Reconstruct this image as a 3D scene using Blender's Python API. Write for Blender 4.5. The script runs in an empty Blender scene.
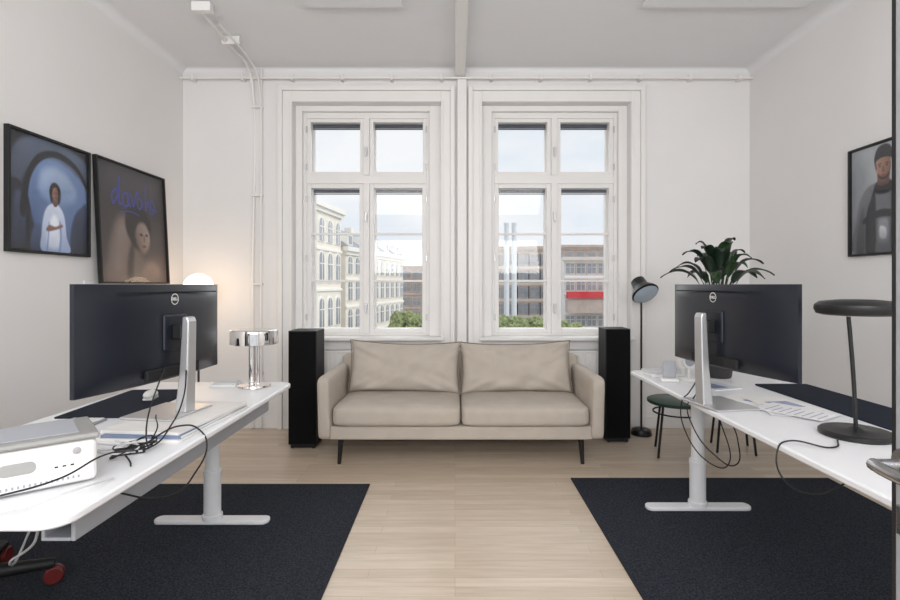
import bpy, bmesh, math, random
import numpy as np
from mathutils import Vector, Matrix, Euler
random.seed(7)
S = bpy.context.scene
try:
    S.view_settings.view_transform = 'Standard'
    S.view_settings.look = 'None'
except Exception: pass

# ---------------------------------------------------------------- materials
def lin(c):
    c = c/255.0
    return c/12.92 if c <= 0.04045 else ((c+0.055)/1.055)**2.4
def L(rgb): return (lin(rgb[0]), lin(rgb[1]), lin(rgb[2]), 1)
MATS = {}
def mat(name, rgb, rough=0.5, metal=0.0, var=0.05, scale=8.0, bump=0.0, bscale=200.0, emit=None, estr=0, spec=None):
    if name in MATS: return MATS[name]
    m = bpy.data.materials.new(name); m.use_nodes = True
    nt = m.node_tree; b = nt.nodes['Principled BSDF']
    tc = nt.nodes.new('ShaderNodeTexCoord')
    n = nt.nodes.new('ShaderNodeTexNoise'); n.inputs['Scale'].default_value = scale; n.inputs['Detail'].default_value = 4
    nt.links.new(tc.outputs['Object'], n.inputs['Vector'])
    r = nt.nodes.new('ShaderNodeValToRGB')
    c = L(rgb)
    r.color_ramp.elements[0].position = 0.3; r.color_ramp.elements[1].position = 0.7
    r.color_ramp.elements[0].color = (c[0]*(1-var), c[1]*(1-var), c[2]*(1-var), 1)
    r.color_ramp.elements[1].color = (min(1, c[0]*(1+var)), min(1, c[1]*(1+var)), min(1, c[2]*(1+var)), 1)
    nt.links.new(n.outputs['Fac'], r.inputs['Fac']); nt.links.new(r.outputs['Color'], b.inputs['Base Color'])
    b.inputs['Roughness'].default_value = rough; b.inputs['Metallic'].default_value = metal
    if spec is not None: b.inputs['Specular IOR Level'].default_value = spec
    if bump > 0:
        n2 = nt.nodes.new('ShaderNodeTexNoise'); n2.inputs['Scale'].default_value = bscale; n2.inputs['Detail'].default_value = 3
        nt.links.new(tc.outputs['Object'], n2.inputs['Vector'])
        bp = nt.nodes.new('ShaderNodeBump'); bp.inputs['Strength'].default_value = bump; bp.inputs['Distance'].default_value = 0.01
        nt.links.new(n2.outputs['Fac'], bp.inputs['Height']); nt.links.new(bp.outputs['Normal'], b.inputs['Normal'])
    if emit:
        b.inputs['Emission Color'].default_value = L(emit); b.inputs['Emission Strength'].default_value = estr
    MATS[name] = m
    return m

def floor_mat():
    m = bpy.data.materials.new('ash_floorboards'); m.use_nodes = True
    nt = m.node_tree; b = nt.nodes['Principled BSDF']
    tc = nt.nodes.new('ShaderNodeTexCoord')
    br = nt.nodes.new('ShaderNodeTexBrick')
    br.inputs['Color1'].default_value = L((216, 201, 183)); br.inputs['Color2'].default_value = L((198, 181, 161))
    br.inputs['Mortar'].default_value = L((178, 160, 140))
    br.inputs['Scale'].default_value = 1.0; br.inputs['Mortar Size'].default_value = 0.0010
    br.inputs['Brick Width'].default_value = 1.05; br.inputs['Row Height'].default_value = 0.07
    br.offset = 0.37; br.offset_frequency = 3
    nt.links.new(tc.outputs['Object'], br.inputs['Vector'])
    mp = nt.nodes.new('ShaderNodeMapping'); mp.inputs['Scale'].default_value = (1.6, 18, 1)
    nt.links.new(tc.outputs['Object'], mp.inputs['Vector'])
    n = nt.nodes.new('ShaderNodeTexNoise'); n.inputs['Scale'].default_value = 2.5; n.inputs['Detail'].default_value = 8
    nt.links.new(mp.outputs['Vector'], n.inputs['Vector'])
    mx = nt.nodes.new('ShaderNodeMixRGB'); mx.blend_type = 'MULTIPLY'; mx.inputs['Fac'].default_value = 0.6
    rp = nt.nodes.new('ShaderNodeValToRGB')
    rp.color_ramp.elements[0].position = .3; rp.color_ramp.elements[0].color = (.74, .70, .65, 1)
    rp.color_ramp.elements[1].position = .7; rp.color_ramp.elements[1].color = (1, 1, 1, 1)
    nt.links.new(n.outputs['Fac'], rp.inputs['Fac'])
    nt.links.new(br.outputs['Color'], mx.inputs['Color1']); nt.links.new(rp.outputs['Color'], mx.inputs['Color2'])
    nt.links.new(mx.outputs['Color'], b.inputs['Base Color'])
    b.inputs['Roughness'].default_value = 0.34
    return m
def glass_mat():
    m = bpy.data.materials.new('window_glass'); m.use_nodes = True
    nt = m.node_tree; nt.nodes.clear()
    o = nt.nodes.new('ShaderNodeOutputMaterial'); t = nt.nodes.new('ShaderNodeBsdfTransparent')
    g = nt.nodes.new('ShaderNodeBsdfGlossy'); g.inputs['Roughness'].default_value = 0.02
    mx = nt.nodes.new('ShaderNodeMixShader'); mx.inputs['Fac'].default_value = 0.018
    nt.links.new(t.outputs[0], mx.inputs[1]); nt.links.new(g.outputs[0], mx.inputs[2]); nt.links.new(mx.outputs[0], o.inputs['Surface'])
    return m

M_wall = mat('wall_plaster', (231, 229, 228), 0.85, var=0.015, scale=1.5, bump=0.05, bscale=40)
M_ceil = mat('ceiling_paint', (232, 232, 234), 0.9, var=0.01, scale=2)
M_trim = mat('white_trim_paint', (233, 231, 229), 0.45, var=0.01)
M_floor = floor_mat()
M_glass = glass_mat()
M_rug = mat('navy_rug_pile', (44, 48, 56), 0.95, var=0.8, scale=120, bump=0.7, bscale=220, spec=.2)
M_sofa = mat('beige_velvet', (186, 176, 165), 0.9, var=0.05, scale=9, bump=0.35, bscale=200)
M_sofad = mat('beige_velvet_piping', (140, 128, 116), 0.9)
M_black = mat('black_metal', (18, 18, 20), 0.4)
M_blackm = mat('black_matte', (14, 14, 16), 0.6)
M_grille = mat('speaker_cloth', (10, 10, 12), 0.9, var=.2, scale=60, bump=0.2, spec=.2)
M_plast = mat('monitor_back_plastic', (18, 23, 34), 0.35, var=.03)
M_scr = mat('screen_glass', (10, 10, 12), 0.12)
M_silver = mat('silver_metal', (200, 200, 202), 0.32, metal=0.7, var=.02)
M_chrome = mat('chrome', (225, 222, 220), 0.06, metal=1.0, var=.01)
M_desk = mat('white_laminate', (230, 231, 234), 0.35, var=.01)
M_dmet = mat('white_powdercoat', (228, 229, 232), 0.4, var=.01)
M_gmet = mat('grey_powdercoat', (160, 163, 170), 0.5, var=.02)
M_white = mat('white_plastic', (228, 227, 225), 0.35, var=.01)
M_paper = mat('paper', (230, 230, 228), 0.8, var=.02)
M_cable = mat('black_cable', (14, 14, 15), 0.5)
M_wcable = mat('white_cable', (205, 205, 205), 0.5)
M_red = mat('red_plastic', (100, 30, 28), 0.4)
M_green = mat('dark_green_lacquer', (24, 58, 44), 0.4)
M_leaf = mat('leaf_green', (34, 60, 30), 0.4, var=.35, scale=12)
M_leaf2 = mat('leaf_dark_green', (20, 38, 25), 0.35, var=.3, scale=12)
M_pot = mat('charcoal_ceramic', (52, 52, 54), 0.5)
M_soil = mat('soil', (50, 36, 28), 0.95, var=.4, scale=60)
M_pad = mat('navy_felt', (30, 36, 48), 0.95, var=.15, scale=90, spec=.2)
M_globe = mat('opal_glass_lit', (255, 240, 220), 0.3, emit=(255, 222, 184), estr=5.5)

# ---------------------------------------------------------------- helpers
def E(name, loc=(0, 0, 0), rz=0.0):
    e = bpy.data.objects.new(name, None); S.collection.objects.link(e)
    e.location = loc; e.rotation_euler = (0, 0, rz); e.empty_display_size = .1
    return e
def fin(bm, name, m, par=None, smooth=False, bevel=0, seg=2, sub=0, loc=None, rot=None):
    me = bpy.data.meshes.new(name)
    bmesh.ops.recalc_face_normals(bm, faces=bm.faces)
    bm.to_mesh(me); bm.free()
    if smooth:
        for p in me.polygons: p.use_smooth = True
    o = bpy.data.objects.new(name, me); S.collection.objects.link(o)
    me.materials.append(m)
    if par: o.parent = par
    if loc: o.location = loc
    if rot: o.rotation_euler = rot
    if bevel:
        b = o.modifiers.new('bevel', 'BEVEL'); b.width = bevel; b.segments = seg; b.limit_method = 'ANGLE'
        b.angle_limit = math.radians(40)
    if sub:
        s = o.modifiers.new('sub', 'SUBSURF'); s.levels = sub; s.render_levels = sub
    return o
def addbox(bm, x0, x1, y0, y1, z0, z1, M=None):
    r = bmesh.ops.create_cube(bm, size=1.0)['verts']
    for v in r:
        v.co = Vector((x0+(v.co.x+.5)*(x1-x0), y0+(v.co.y+.5)*(y1-y0), z0+(v.co.z+.5)*(z1-z0)))
        if M: v.co = M @ v.co
def box(name, x0, x1, y0, y1, z0, z1, m, par=None, bevel=0.0, seg=2, loc=None, rot=None):
    bm = bmesh.new(); addbox(bm, x0, x1, y0, y1, z0, z1)
    return fin(bm, name, m, par, bevel=bevel, seg=seg, loc=loc, rot=rot)
def boxes(name, lst, m, par=None, bevel=0.0):
    bm = bmesh.new()
    for b in lst: addbox(bm, *b)
    return fin(bm, name, m, par, bevel=bevel)
def addcyl(bm, p1, p2, r1, r2=None, n=24):
    p1 = Vector(p1); p2 = Vector(p2); r2 = r1 if r2 is None else r2
    d = p2-p1; q = d.to_track_quat('Z', 'Y').to_matrix().to_4x4()
    Mx = Matrix.Translation((p1+p2)/2) @ q
    bmesh.ops.create_cone(bm, cap_ends=True, segments=n, radius1=r1, radius2=r2, depth=d.length, matrix=Mx)
def autosm(o, ang=40):
    for p in o.data.polygons: p.use_smooth = True
    try:
        o.data.set_sharp_from_angle(angle=math.radians(ang))
    except Exception: pass
def cyl(name, p1, p2, r1, m, par=None, r2=None, n=24, bevel=0):
    bm = bmesh.new(); addcyl(bm, p1, p2, r1, r2, n)
    o = fin(bm, name, m, par, bevel=bevel); autosm(o); return o
def lathe(name, prof, m, par=None, n=48, loc=None, rot=None):
    bm = bmesh.new(); rings = []
    for (r, z) in prof:
        if r < 1e-5: rings.append([bm.verts.new((0, 0, z))])
        else: rings.append([bm.verts.new((r*math.cos(2*math.pi*i/n), r*math.sin(2*math.pi*i/n), z)) for i in range(n)])
    for a, b in zip(rings, rings[1:]):
        for i in range(n):
            j = (i+1) % n
            if len(a) == 1 and len(b) == 1: continue
            if len(a) == 1: bm.faces.new((a[0], b[i], b[j]))
            elif len(b) == 1: bm.faces.new((a[i], a[j], b[0]))
            else: bm.faces.new((a[i], a[j], b[j], b[i]))
    o = fin(bm, name, m, par, loc=loc, rot=rot); autosm(o, 35); return o
def sphere(name, c, r, m, par=None, sc=(1, 1, 1)):
    bm = bmesh.new(); bmesh.ops.create_uvsphere(bm, u_segments=32, v_segments=20, radius=r)
    for v in bm.verts: v.co = Vector((v.co.x*sc[0], v.co.y*sc[1], v.co.z*sc[2])) + Vector(c)
    return fin(bm, name, m, par, smooth=True)
def cable(name, pts, r, m, par=None):
    cu = bpy.data.curves.new(name, 'CURVE'); cu.dimensions = '3D'; cu.bevel_depth = r; cu.bevel_resolution = 3; cu.resolution_u = 12
    sp = cu.splines.new('BEZIER'); sp.bezier_points.add(len(pts)-1)
    for p, c in zip(sp.bezier_points, pts):
        p.co = c; p.handle_left_type = 'AUTO'; p.handle_right_type = 'AUTO'
    cu.materials.append(m)
    o = bpy.data.objects.new(name, cu); S.collection.objects.link(o)
    if par: o.parent = par
    return o
def rrect(x0, x1, y0, y1, r, n=8):
    pts = []
    for cx, cy, a0 in ((x1-r, y1-r, 0), (x0+r, y1-r, 90), (x0+r, y0+r, 180), (x1-r, y0+r, 270)):
        for i in range(n+1):
            a = math.radians(a0+90*i/n); pts.append((cx+r*math.cos(a), cy+r*math.sin(a)))
    return pts
def slab(name, pts, z0, z1, m, par=None, bevel=0):
    bm = bmesh.new()
    a = [bm.verts.new((x, y, z0)) for x, y in pts]; b = [bm.verts.new((x, y, z1)) for x, y in pts]
    bm.faces.new(a[::-1]); bm.faces.new(b)
    for i in range(len(pts)):
        j = (i+1) % len(pts); bm.faces.new((a[i], a[j], b[j], b[i]))
    o = fin(bm, name, m, par, bevel=bevel); autosm(o); return o
def smoothpts(P, n=6):
    out = []; k = len(P)
    for i in range(k):
        p0, p1, p2, p3 = [Vector((*P[(i+d) % k], 0)) for d in (-1, 0, 1, 2)]
        for s in range(n):
            t = s/n
            q = 0.5*((2*p1)+(-p0+p2)*t+(2*p0-5*p1+4*p2-p3)*t*t+(-p0+3*p1-3*p2+p3)*t**3)
            out.append((q.x, q.y))
    return out

# ---------------------------------------------------------------- room shell
XL, XR, YB, YF, H = -2.475, 2.68, 4.73, -1.6, 3.27
W = [(-1.473, -0.127), (0.245, 1.59)]; WZ0, WZ1 = 0.80, 2.955
YO = 5.16
box('floor', XL-.12, XR+.12, YF, YO, -0.15, 0, M_floor)
box('ceiling', XL-.12, XR+.12, YF, YO, H, H+.15, M_ceil)
box('wall_left', XL-.12, XL, YF, YO, 0, H, M_wall)
box('wall_right', XR, XR+.12, YF, YO, 0, H, M_wall)
boxes('wall_back', [(XL, W[0][0], YB, YO, 0, H), (W[0][1], W[1][0], YB, YO, 0, H), (W[1][1], XR, YB, YO, 0, H),
                    (W[0][0], W[0][1], YB, YO, 0, WZ0), (W[0][0], W[0][1], YB, YO, WZ1, H),
                    (W[1][0], W[1][1], YB, YO, 0, WZ0), (W[1][0], W[1][1], YB, YO, WZ1, H)], M_wall)
boxes('baseboard_back', [(XL, W[0][0]-.12, YB-.018, YB, 0, .11), (W[1][1]+.12, XR, YB-.018, YB, 0, .11), (W[0][1]+.1, W[1][0]-.1, YB-.018, YB, 0, .11)], M_trim, bevel=.004)
box('baseboard_left', XL, XL+.018, YF, YB-.02, 0, .11, M_trim, bevel=.004)
box('baseboard_right', XR-.018, XR, YF, YB-.02, 0, .11, M_trim, bevel=.004)
def cove(name, pts, R=.06):
    bm = bmesh.new(); n = 6
    (x0, y0, dx, dy), (x1, y1) = pts
    prof = [(R*(1-math.sin(math.pi/2*i/n)), R*(1-math.cos(math.pi/2*i/n))) for i in range(n+1)]
    prof = [(0, 0)] + prof
    A = [bm.verts.new((x0+dx*a, y0+dy*a, H-b)) for a, b in prof]
    B = [bm.verts.new((x1+dx*a, y1+dy*a, H-b)) for a, b in prof]
    for i in range(len(prof)):
        j = (i+1) % len(prof); bm.faces.new((A[i], A[j], B[j], B[i]))
    o = fin(bm, name, M_ceil); autosm(o, 50); return o
cove('trim_1', ((XL, YF, 1, 0), (XL, YB)))
cove('trim_2', ((XR, YF, -1, 0), (XR, YB)))
cove('trim_3', ((XL, YB, 0, -1), (XR, YB)), .03)

def window(idx, x0, x1, jl, jr):
    p = E('window_%d' % idx, ((x0+x1)/2, YB, 0)); cx = (x0+x1)/2
    def bx(nm, l, m=M_trim, bv=.004):
        return boxes(nm, [(a-cx, b-cx, c-YB, d-YB, e, f) for a, b, c, d, e, f in l], m, p, bv)
    o, t = .125, .14
    bx('casing_outer', [(x0-o, x0-o+.04, YB-.055, YB, 0, WZ1+t), (x1+o-.04, x1+o, YB-.055, YB, 0, WZ1+t), (x0-o+.04, x1+o-.04, YB-.055, YB, WZ1+t-.04, WZ1+t)])
    bx('casing_inner', [(x0-o+.04, x0, YB-.03, YB, 0, WZ1+t-.04), (x1, x1+o-.04, YB-.03, YB, 0, WZ1+t-.04), (x0, x1, YB-.03, YB, WZ1, WZ1+t-.04)])
    bx('casing_bead', [(x0-.02, x0, YB-.042, YB-.03, WZ0, WZ1+.02), (x1, x1+.02, YB-.042, YB-.03, WZ0, WZ1+.02), (x0, x1, YB-.042, YB-.03, WZ1, WZ1+.02)])
    bx('sill', [(x0-.03, x1+.03, YB-.07, YB+.14, WZ0, WZ0+.03)])
    y0, y1 = YB+.12, YB+.20
    a0, a1 = x0+jl, x1-jr
    cxm = (a0+a1)/2
    z0 = WZ0+.03
    bx('frame', [(x0, a0, y0, y1, z0, WZ1), (a1, x1, y0, y1, z0, WZ1), (a0, a1, y0, y1, WZ1-.10, WZ1), (a0, a1, y0, y1, z0, z0+.02),
                 (a0, a1, y0, y1, 2.245, 2.325), (cxm-.028, cxm+.028, y0-.012, y1, z0+.02, 2.245), (cxm-.028, cxm+.028, y0-.012, y1, 2.325, WZ1-.10)])
    bx('frame_step', [(x0, a0-.03, y0-.05, y0, z0, WZ1), (a1+.03, x1, y0-.05, y0, z0, WZ1), (a0-.03, a1+.03, y0-.05, y0, WZ1-.05, WZ1)])
    sash = []; bars = []; gl = []; bl = []
    for a, b in ((a0, cxm-.028), (cxm+.028, a1)):
        for c, d, wr in ((z0+.02, 2.245, .040), (2.325, WZ1-.10, .034)):
            yy0, yy1 = y0+.01, y0+.055
            sash += [(a, a+wr, yy0, yy1, c, d), (b-wr, b, yy0, yy1, c, d), (a+wr, b-wr, yy0, yy1, c, c+wr), (a+wr, b-wr, yy0, yy1, d-wr, d)]
            sash += [(a, a+wr+.006, yy0+.12, yy1+.12, c, d), (b-wr-.006, b, yy0+.12, yy1+.12, c, d), (a+wr, b-wr, yy0+.12, yy1+.12, c, c+wr), (a+wr, b-wr, yy0+.12, yy1+.12, d-wr, d)]
            gl.append((a+wr, b-wr, yy0+.02, yy0+.024, c+wr, d-wr))
            bl += [(a+wr+.004, b-wr-.004, yy0+.07, yy0+.10, d-wr-.028, d-wr)]
            bl += [(a+wr+.004, b-wr-.004, yy0+.075, yy0+.095, d-wr-.044, d-wr-.037)]
            if d < 2.3:
                for zb in (1.778, 1.338):
                    bars.append((a+wr, b-wr, yy0+.008, yy1-.008, zb-.010, zb+.010))
    bx('sashes', sash); bx('glazing_bars', bars, bv=.003)
    bx('glass', gl, M_glass, 0)
    bx('blind_slats', bl, mat('dark_blind', (66, 72, 82), .5), 0)
    bx('outer_lining', [(x0, x0+.05, y1, YO, z0, WZ1), (x1-.05, x1, y1, YO, z0, WZ1), (x0+.05, x1-.05, y1, YO, WZ1-.05, WZ1)])
    hd = []
    for zz in (1.1, 1.95, 2.55):
        hd.append((cxm-.012, cxm+.012, y0-.035, y0-.012, zz-.03, zz+.03))
        hd.append((cxm-.008, cxm+.008, y0-.05, y0-.035, zz-.06, zz+.012))
    for zz in (1.0, 1.55, 2.1, 2.4, 2.75):
        hd.append((a0-.007, a0+.007, y0-.012, y0, zz-.03, zz+.03)); hd.append((a1-.007, a1+.007, y0-.012, y0, zz-.03, zz+.03))
    bx('handles_hinges', hd, M_silver, .003)
    return p
window(1, *W[0], .09, .14); window(2, *W[1], .125, .11)

box('trim_4', 0.02, 0.105, YB-.06, YB, 0, H-.1, M_trim, bevel=.006)
box('ceiling_beam', 0.0, 0.09, YF, YB-.062, H-.10, H-.001, M_trim, bevel=.008)
p = E('picture_rail', (0, YB-.075, 3.155))
cyl('rail', (XL+.01, 0, 0), (XR-.01, 0, 0), .010, M_trim, p)
bm = bmesh.new()
for i in range(12):
    x = XL+.12+i*(XR-XL-.24)/11
    addbox(bm, x-.01, x+.01, -.005, .073, -.016, .016)
    addcyl(bm, (x, 0, -.012), (x, 0, .03), .014, n=12)
fin(bm, 'brackets', M_trim, p)
p = E('heating_pipes', (-1.78, YB-.035, 0))
cable('pipe_a', [(-.045, 0, .01), (-.045, 0, 1.5), (-.045, 0, 3.05), (-.045, -.10, 3.21), (-.03, -.5, 3.22), (-.0, -1.05, 3.22)], .013, M_trim, p)
cyl('pipe_b', (.03, 0, 0.01), (.03, 0, 3.26), .010, M_trim, p)
cable('pipe_c', [(.03, -.01, 2.95), (.03, -.09, 3.15), (.05, -.3, 3.19), (.07, -.95, 3.19)], .008, M_trim, p)
boxes('clips', [(-.062, .042, -.015, .03, z, z+.018) for z in (.5, 1.3, 2.1, 2.9)] + [(-.06, .08, -.6, -.585, 3.2, 3.265), (-.045, .085, -1.1, -1.04, 3.20, 3.265)], M_trim, p, .003)
for (a, b, c, d) in ((-1.03, -.36, 2.35, 3.6), (1.3, 2.42, 2.35, 3.6)):
    p = E('acoustic_ceiling_panel', ((a+b)/2, (c+d)/2, 3.2))
    slab('panel', rrect((a-b)/2, (b-a)/2, (c-d)/2, (d-c)/2, .02), .02, .045, M_ceil, p, .004)
    for sx in (-1, 1):
        for sy in (-1, 1):
            cyl('spacer', (sx*(b-a)*.35, sy*(d-c)*.35, .04), (sx*(b-a)*.35, sy*(d-c)*.35, .07), .012, M_trim, p, n=12)
for cx in (-.80, .917):
    p = E('radiator', (cx, YB-.118, .12))
    bm = bmesh.new(); n = 30; w = 1.14
    for i in range(n):
        x = -w/2+w*(i+.5)/n
        addbox(bm, x-.011, x+.011, -.014, .0, .03, .57)
    fin(bm, 'ribs', M_trim, p, bevel=.004)
    boxes('panel', [(-w/2, w/2, 0, .05, 0, .6), (-w/2, w/2, -.012, .05, .58, .6), (-.4, -.36, .05, .116, .1, .5), (.36, .4, .05, .116, .1, .5)], M_trim, p, .003)
    cyl('feed_pipe', (w/2-.02, .02, -.12), (w/2-.02, .02, .0), .01, M_trim, p, n=12)

# ---------------------------------------------------------------- rugs
def rug(x0, x1, y0, y1):
    p = E('area_rug', ((x0+x1)/2, (y0+y1)/2, 0))
    w, d = (x1-x0)/2, (y1-y0)/2
    slab('pile', rrect(-w+.01, w-.01, -d+.01, d-.01, .01), 0.0, .010, M_rug, p, .003)
    boxes('binding', [(-w, -w+.012, -d, d, 0, .009), (w-.012, w, -d, d, 0, .009), (-w, w, -d, -d+.012, 0, .009), (-w, w, d-.012, d, 0, .009)], mat('rug_binding', (22, 26, 36), .9), p, .002)
rug(-2.40, -.552, .75, 3.38)
rug(.775, 2.50, .75, 3.485)
RZ = .010

# ---------------------------------------------------------------- sofa
p = E('sofa', (0.043, 3.72, 0))
hw = 1.045
def rbox(name, x0, x1, y0, y1, z0, z1, m, par, r=.03, crown=0, seg=10, shear=0):
    bm = bmesh.new(); bmesh.ops.create_cube(bm, size=1.0)
    bmesh.ops.subdivide_edges(bm, edges=bm.edges[:], cuts=seg, use_grid_fill=True)
    cx, cy, cz = (x0+x1)/2, (y0+y1)/2, (z0+z1)/2; a, b, c = (x1-x0)/2, (y1-y0)/2, (z1-z0)/2
    rr = min(r, a, b, c)
    for v in bm.verts:
        u = [math.copysign(abs(t*2)**.85, t) for t in v.co]
        q = Vector((u[0]*a, u[1]*b, u[2]*c))
        core = Vector((max(-a+rr, min(a-rr, q.x)), max(-b+rr, min(b-rr, q.y)), max(-c+rr, min(c-rr, q.z))))
        dlt = q-core
        if dlt.length > rr: q = core+dlt*(rr/dlt.length)
        if crown:
            fx = 1-(q.x/a)**2; fy = 1-(q.y/b)**2
            if q.z > 0: q.z += crown*max(0, fx)**.5*max(0, fy)**.5 + .0025*math.sin(17*q.x+5*q.y)*math.sin(13*q.y)
            q.y += math.copysign(crown*.5*max(0, fx)**.5, q.y)*(1-(q.z/(c+crown))**2 if c else 0)*(abs(q.y)/b)**3
        q.x += shear*(q.z+c)
        v.co = q+Vector((cx, cy, cz))
    return fin(bm, name, m, par, smooth=True, sub=1)
rbox('base_frame', -hw+.03, hw-.03, .03, .78, .175, .285, M_sofa, p, .02)
rbox('arm_l', -hw+.008, -hw+.115, 0, .82, .18, .635, M_sofa, p, .04, shear=-.02)
rbox('arm_r', hw-.115, hw-.008, 0, .82, .18, .635, M_sofa, p, .04, shear=.02)
rbox('back_rest', -hw+.04, hw-.04, .68, .83, .18, .73, M_sofa, p, .05)
rbox('seat_cushion_l', -hw+.112, -.002, .0, .72, .275, .425, M_sofa, p, .045, .016)
rbox('seat_cushion_r', .002, hw-.112, .0, .72, .275, .425, M_sofa, p, .045, .016)
def G_c(u, v, w, h): return (u*w*(1-.045*(1-v*v)), 0, v*h*(1-.08*(1-u*u)) + (.012*u*u if v > 0 else 0))
def pillow(name, w, h, t, m, par, loc, rot, ph=0):
    bm = bmesh.new(); n = 34
    G = {}
    for s in (1, -1):
        for i in range(n+1):
            for j in range(n+1):
                u = -1+2*i/n; v = -1+2*j/n
                if s == -1 and (i in (0, n) or j in (0, n)): G[s, i, j] = G[1, i, j]; continue
                th = t*(max(0, 1-u**4)*max(0, 1-v**4))**.42*(1-.12*v)
                c = G_c(u, v, w, h)
                au, av = abs(u), abs(v)
                cr = .014*math.sin(15*(au-av)+ph)*(au*av)**1.0*(1-u**10)*(1-v**10)
                wr = .012*math.sin(7*u+3*v*s+ph)*math.sin(5*v-2*u+ph)*(1-u**8)*(1-v**8)
                wr += .007*math.sin(11*u-6*v+2*ph)*(1-u**6)*(1-v**6)
                G[s, i, j] = bm.verts.new((c[0], -s*(th+wr+cr), c[2]))
    for s in (1, -1):
        for i in range(n):
            for j in range(n):
                try: bm.faces.new((G[s, i, j], G[s, i+1, j], G[s, i+1, j+1], G[s, i, j+1]))
                except ValueError: pass
    fin(bm, name, m, par, smooth=True, sub=1, loc=loc, rot=rot)
    pts = []
    for i in range(n+1): pts.append(G_c(-1+2*i/n, -1, w, h))
    for i in range(1, n+1): pts.append(G_c(1, -1+2*i/n, w, h))
    for i in range(1, n+1): pts.append(G_c(1-2*i/n, 1, w, h))
    for i in range(1, n): pts.append(G_c(-1, 1-2*i/n, w, h))
    cu = bpy.data.curves.new(name+'_piping', 'CURVE'); cu.dimensions = '3D'; cu.bevel_depth = .004
    sp = cu.splines.new('POLY'); sp.points.add(len(pts)-1); sp.use_cyclic_u = True
    for q, c in zip(sp.points, pts): q.co = (*c, 1)
    cu.materials.append(M_sofad)
    c = bpy.data.objects.new(name+'_piping', cu); S.collection.objects.link(c); c.parent = par; c.location = loc; c.rotation_euler = rot
pillow('back_cushion_l', .462, .208, .09, M_sofa, p, (-.455, .56, .622), (-.22, .02, 0), 0.4)
pillow('back_cushion_r', .462, .208, .09, M_sofa, p, (.455, .56, .618), (-.22, -.015, 0), 2.1)
for x in (-.885, .885):
    for y in (.06, .74):
        cyl('leg', (x, y, 0), (x*.985, y, .18), .013, M_black, p, r2=.021)

# ---------------------------------------------------------------- speakers
def speaker(x0, x1, y0, y1, h):
    p = E('floor_speaker', ((x0+x1)/2, (y0+y1)/2, 0)); w, d = (x1-x0)/2, (y1-y0)/2
    box('cabinet', -w, w, -d+.012, d, .03, h, M_blackm, p, .004)
    box('grille', -w+.006, w-.006, -d, -d+.014, .04, h-.008, M_grille, p, .005)
    box('plinth', -w+.015, w-.015, -d+.02, d-.015, 0.004, .03, M_black, p, .002)
    for sx in (-1, 1):
        for sy in (-1, 1): cyl('foot', (sx*(w-.03), sy*(d-.03), 0), (sx*(w-.03), sy*(d-.03), .012), .012, M_black, p, n=12)
speaker(-1.325, -1.10, 4.12, 4.38, .935)
speaker(1.243, 1.449, 4.28, 4.51, .938)

# ---------------------------------------------------------------- desks
def desk(x0, x1, y0, y1, colx, ycols, foot, apron=None):
    cx, cy = (x0+x1)/2, (y0+y1)/2
    p = E('standing_desk', (cx, cy, RZ)); w, d = (x1-x0)/2, (y1-y0)/2
    zt = .73-RZ
    slab('desktop', rrect(-w, w, -d, d, .07), zt-.025, zt, M_desk, p, .006)
    for yc in ycols:
        x = colx-cx; y = yc-cy
        slab('foot_plate', rrect(x-foot, x+foot, y-.04, y+.04, .035), .0, .022, M_dmet, p, .006)
        lathe('column_lower', [(0, .02), (.052, .02), (.052, .045), (.044, .05), (.044, .26), (.047, .262), (.047, .285), (.03, .29), (0, .29)], M_dmet, p, 32, loc=(x, y, 0))
        cyl('column_upper', (x, y, .28), (x, y, zt-.05), .036, M_dmet, p)
        boxes('bracket', [(-w*.75, w*.75, y-.03, y+.03, zt-.05, zt-.024)], M_gmet, p, .003)
    boxes('crossbeam', [(colx-cx-.04, colx-cx+.04, ycols[0]-cy, ycols[1]-cy, zt-.075, zt-.04)], M_gmet, p, .003)
    if apron:
        ax = apron-cx
        boxes('cable_tray', [(ax-.012, ax, -d+.2, d-.1, .575, zt-.024), (ax-.09, ax-.012, -d+.2, d-.1, .575, .585), (ax-.095, ax-.085, -d+.2, d-.1, .575, .64)], M_gmet, p, .003)
    return p
desk(-1.77, -.95, 1.25, 3.06, -1.32, (1.42, 2.83), .31, apron=-1.06)
desk(1.16, 2.02, 1.28, 3.487, 1.40, (1.5, 3.0), .30)

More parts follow.
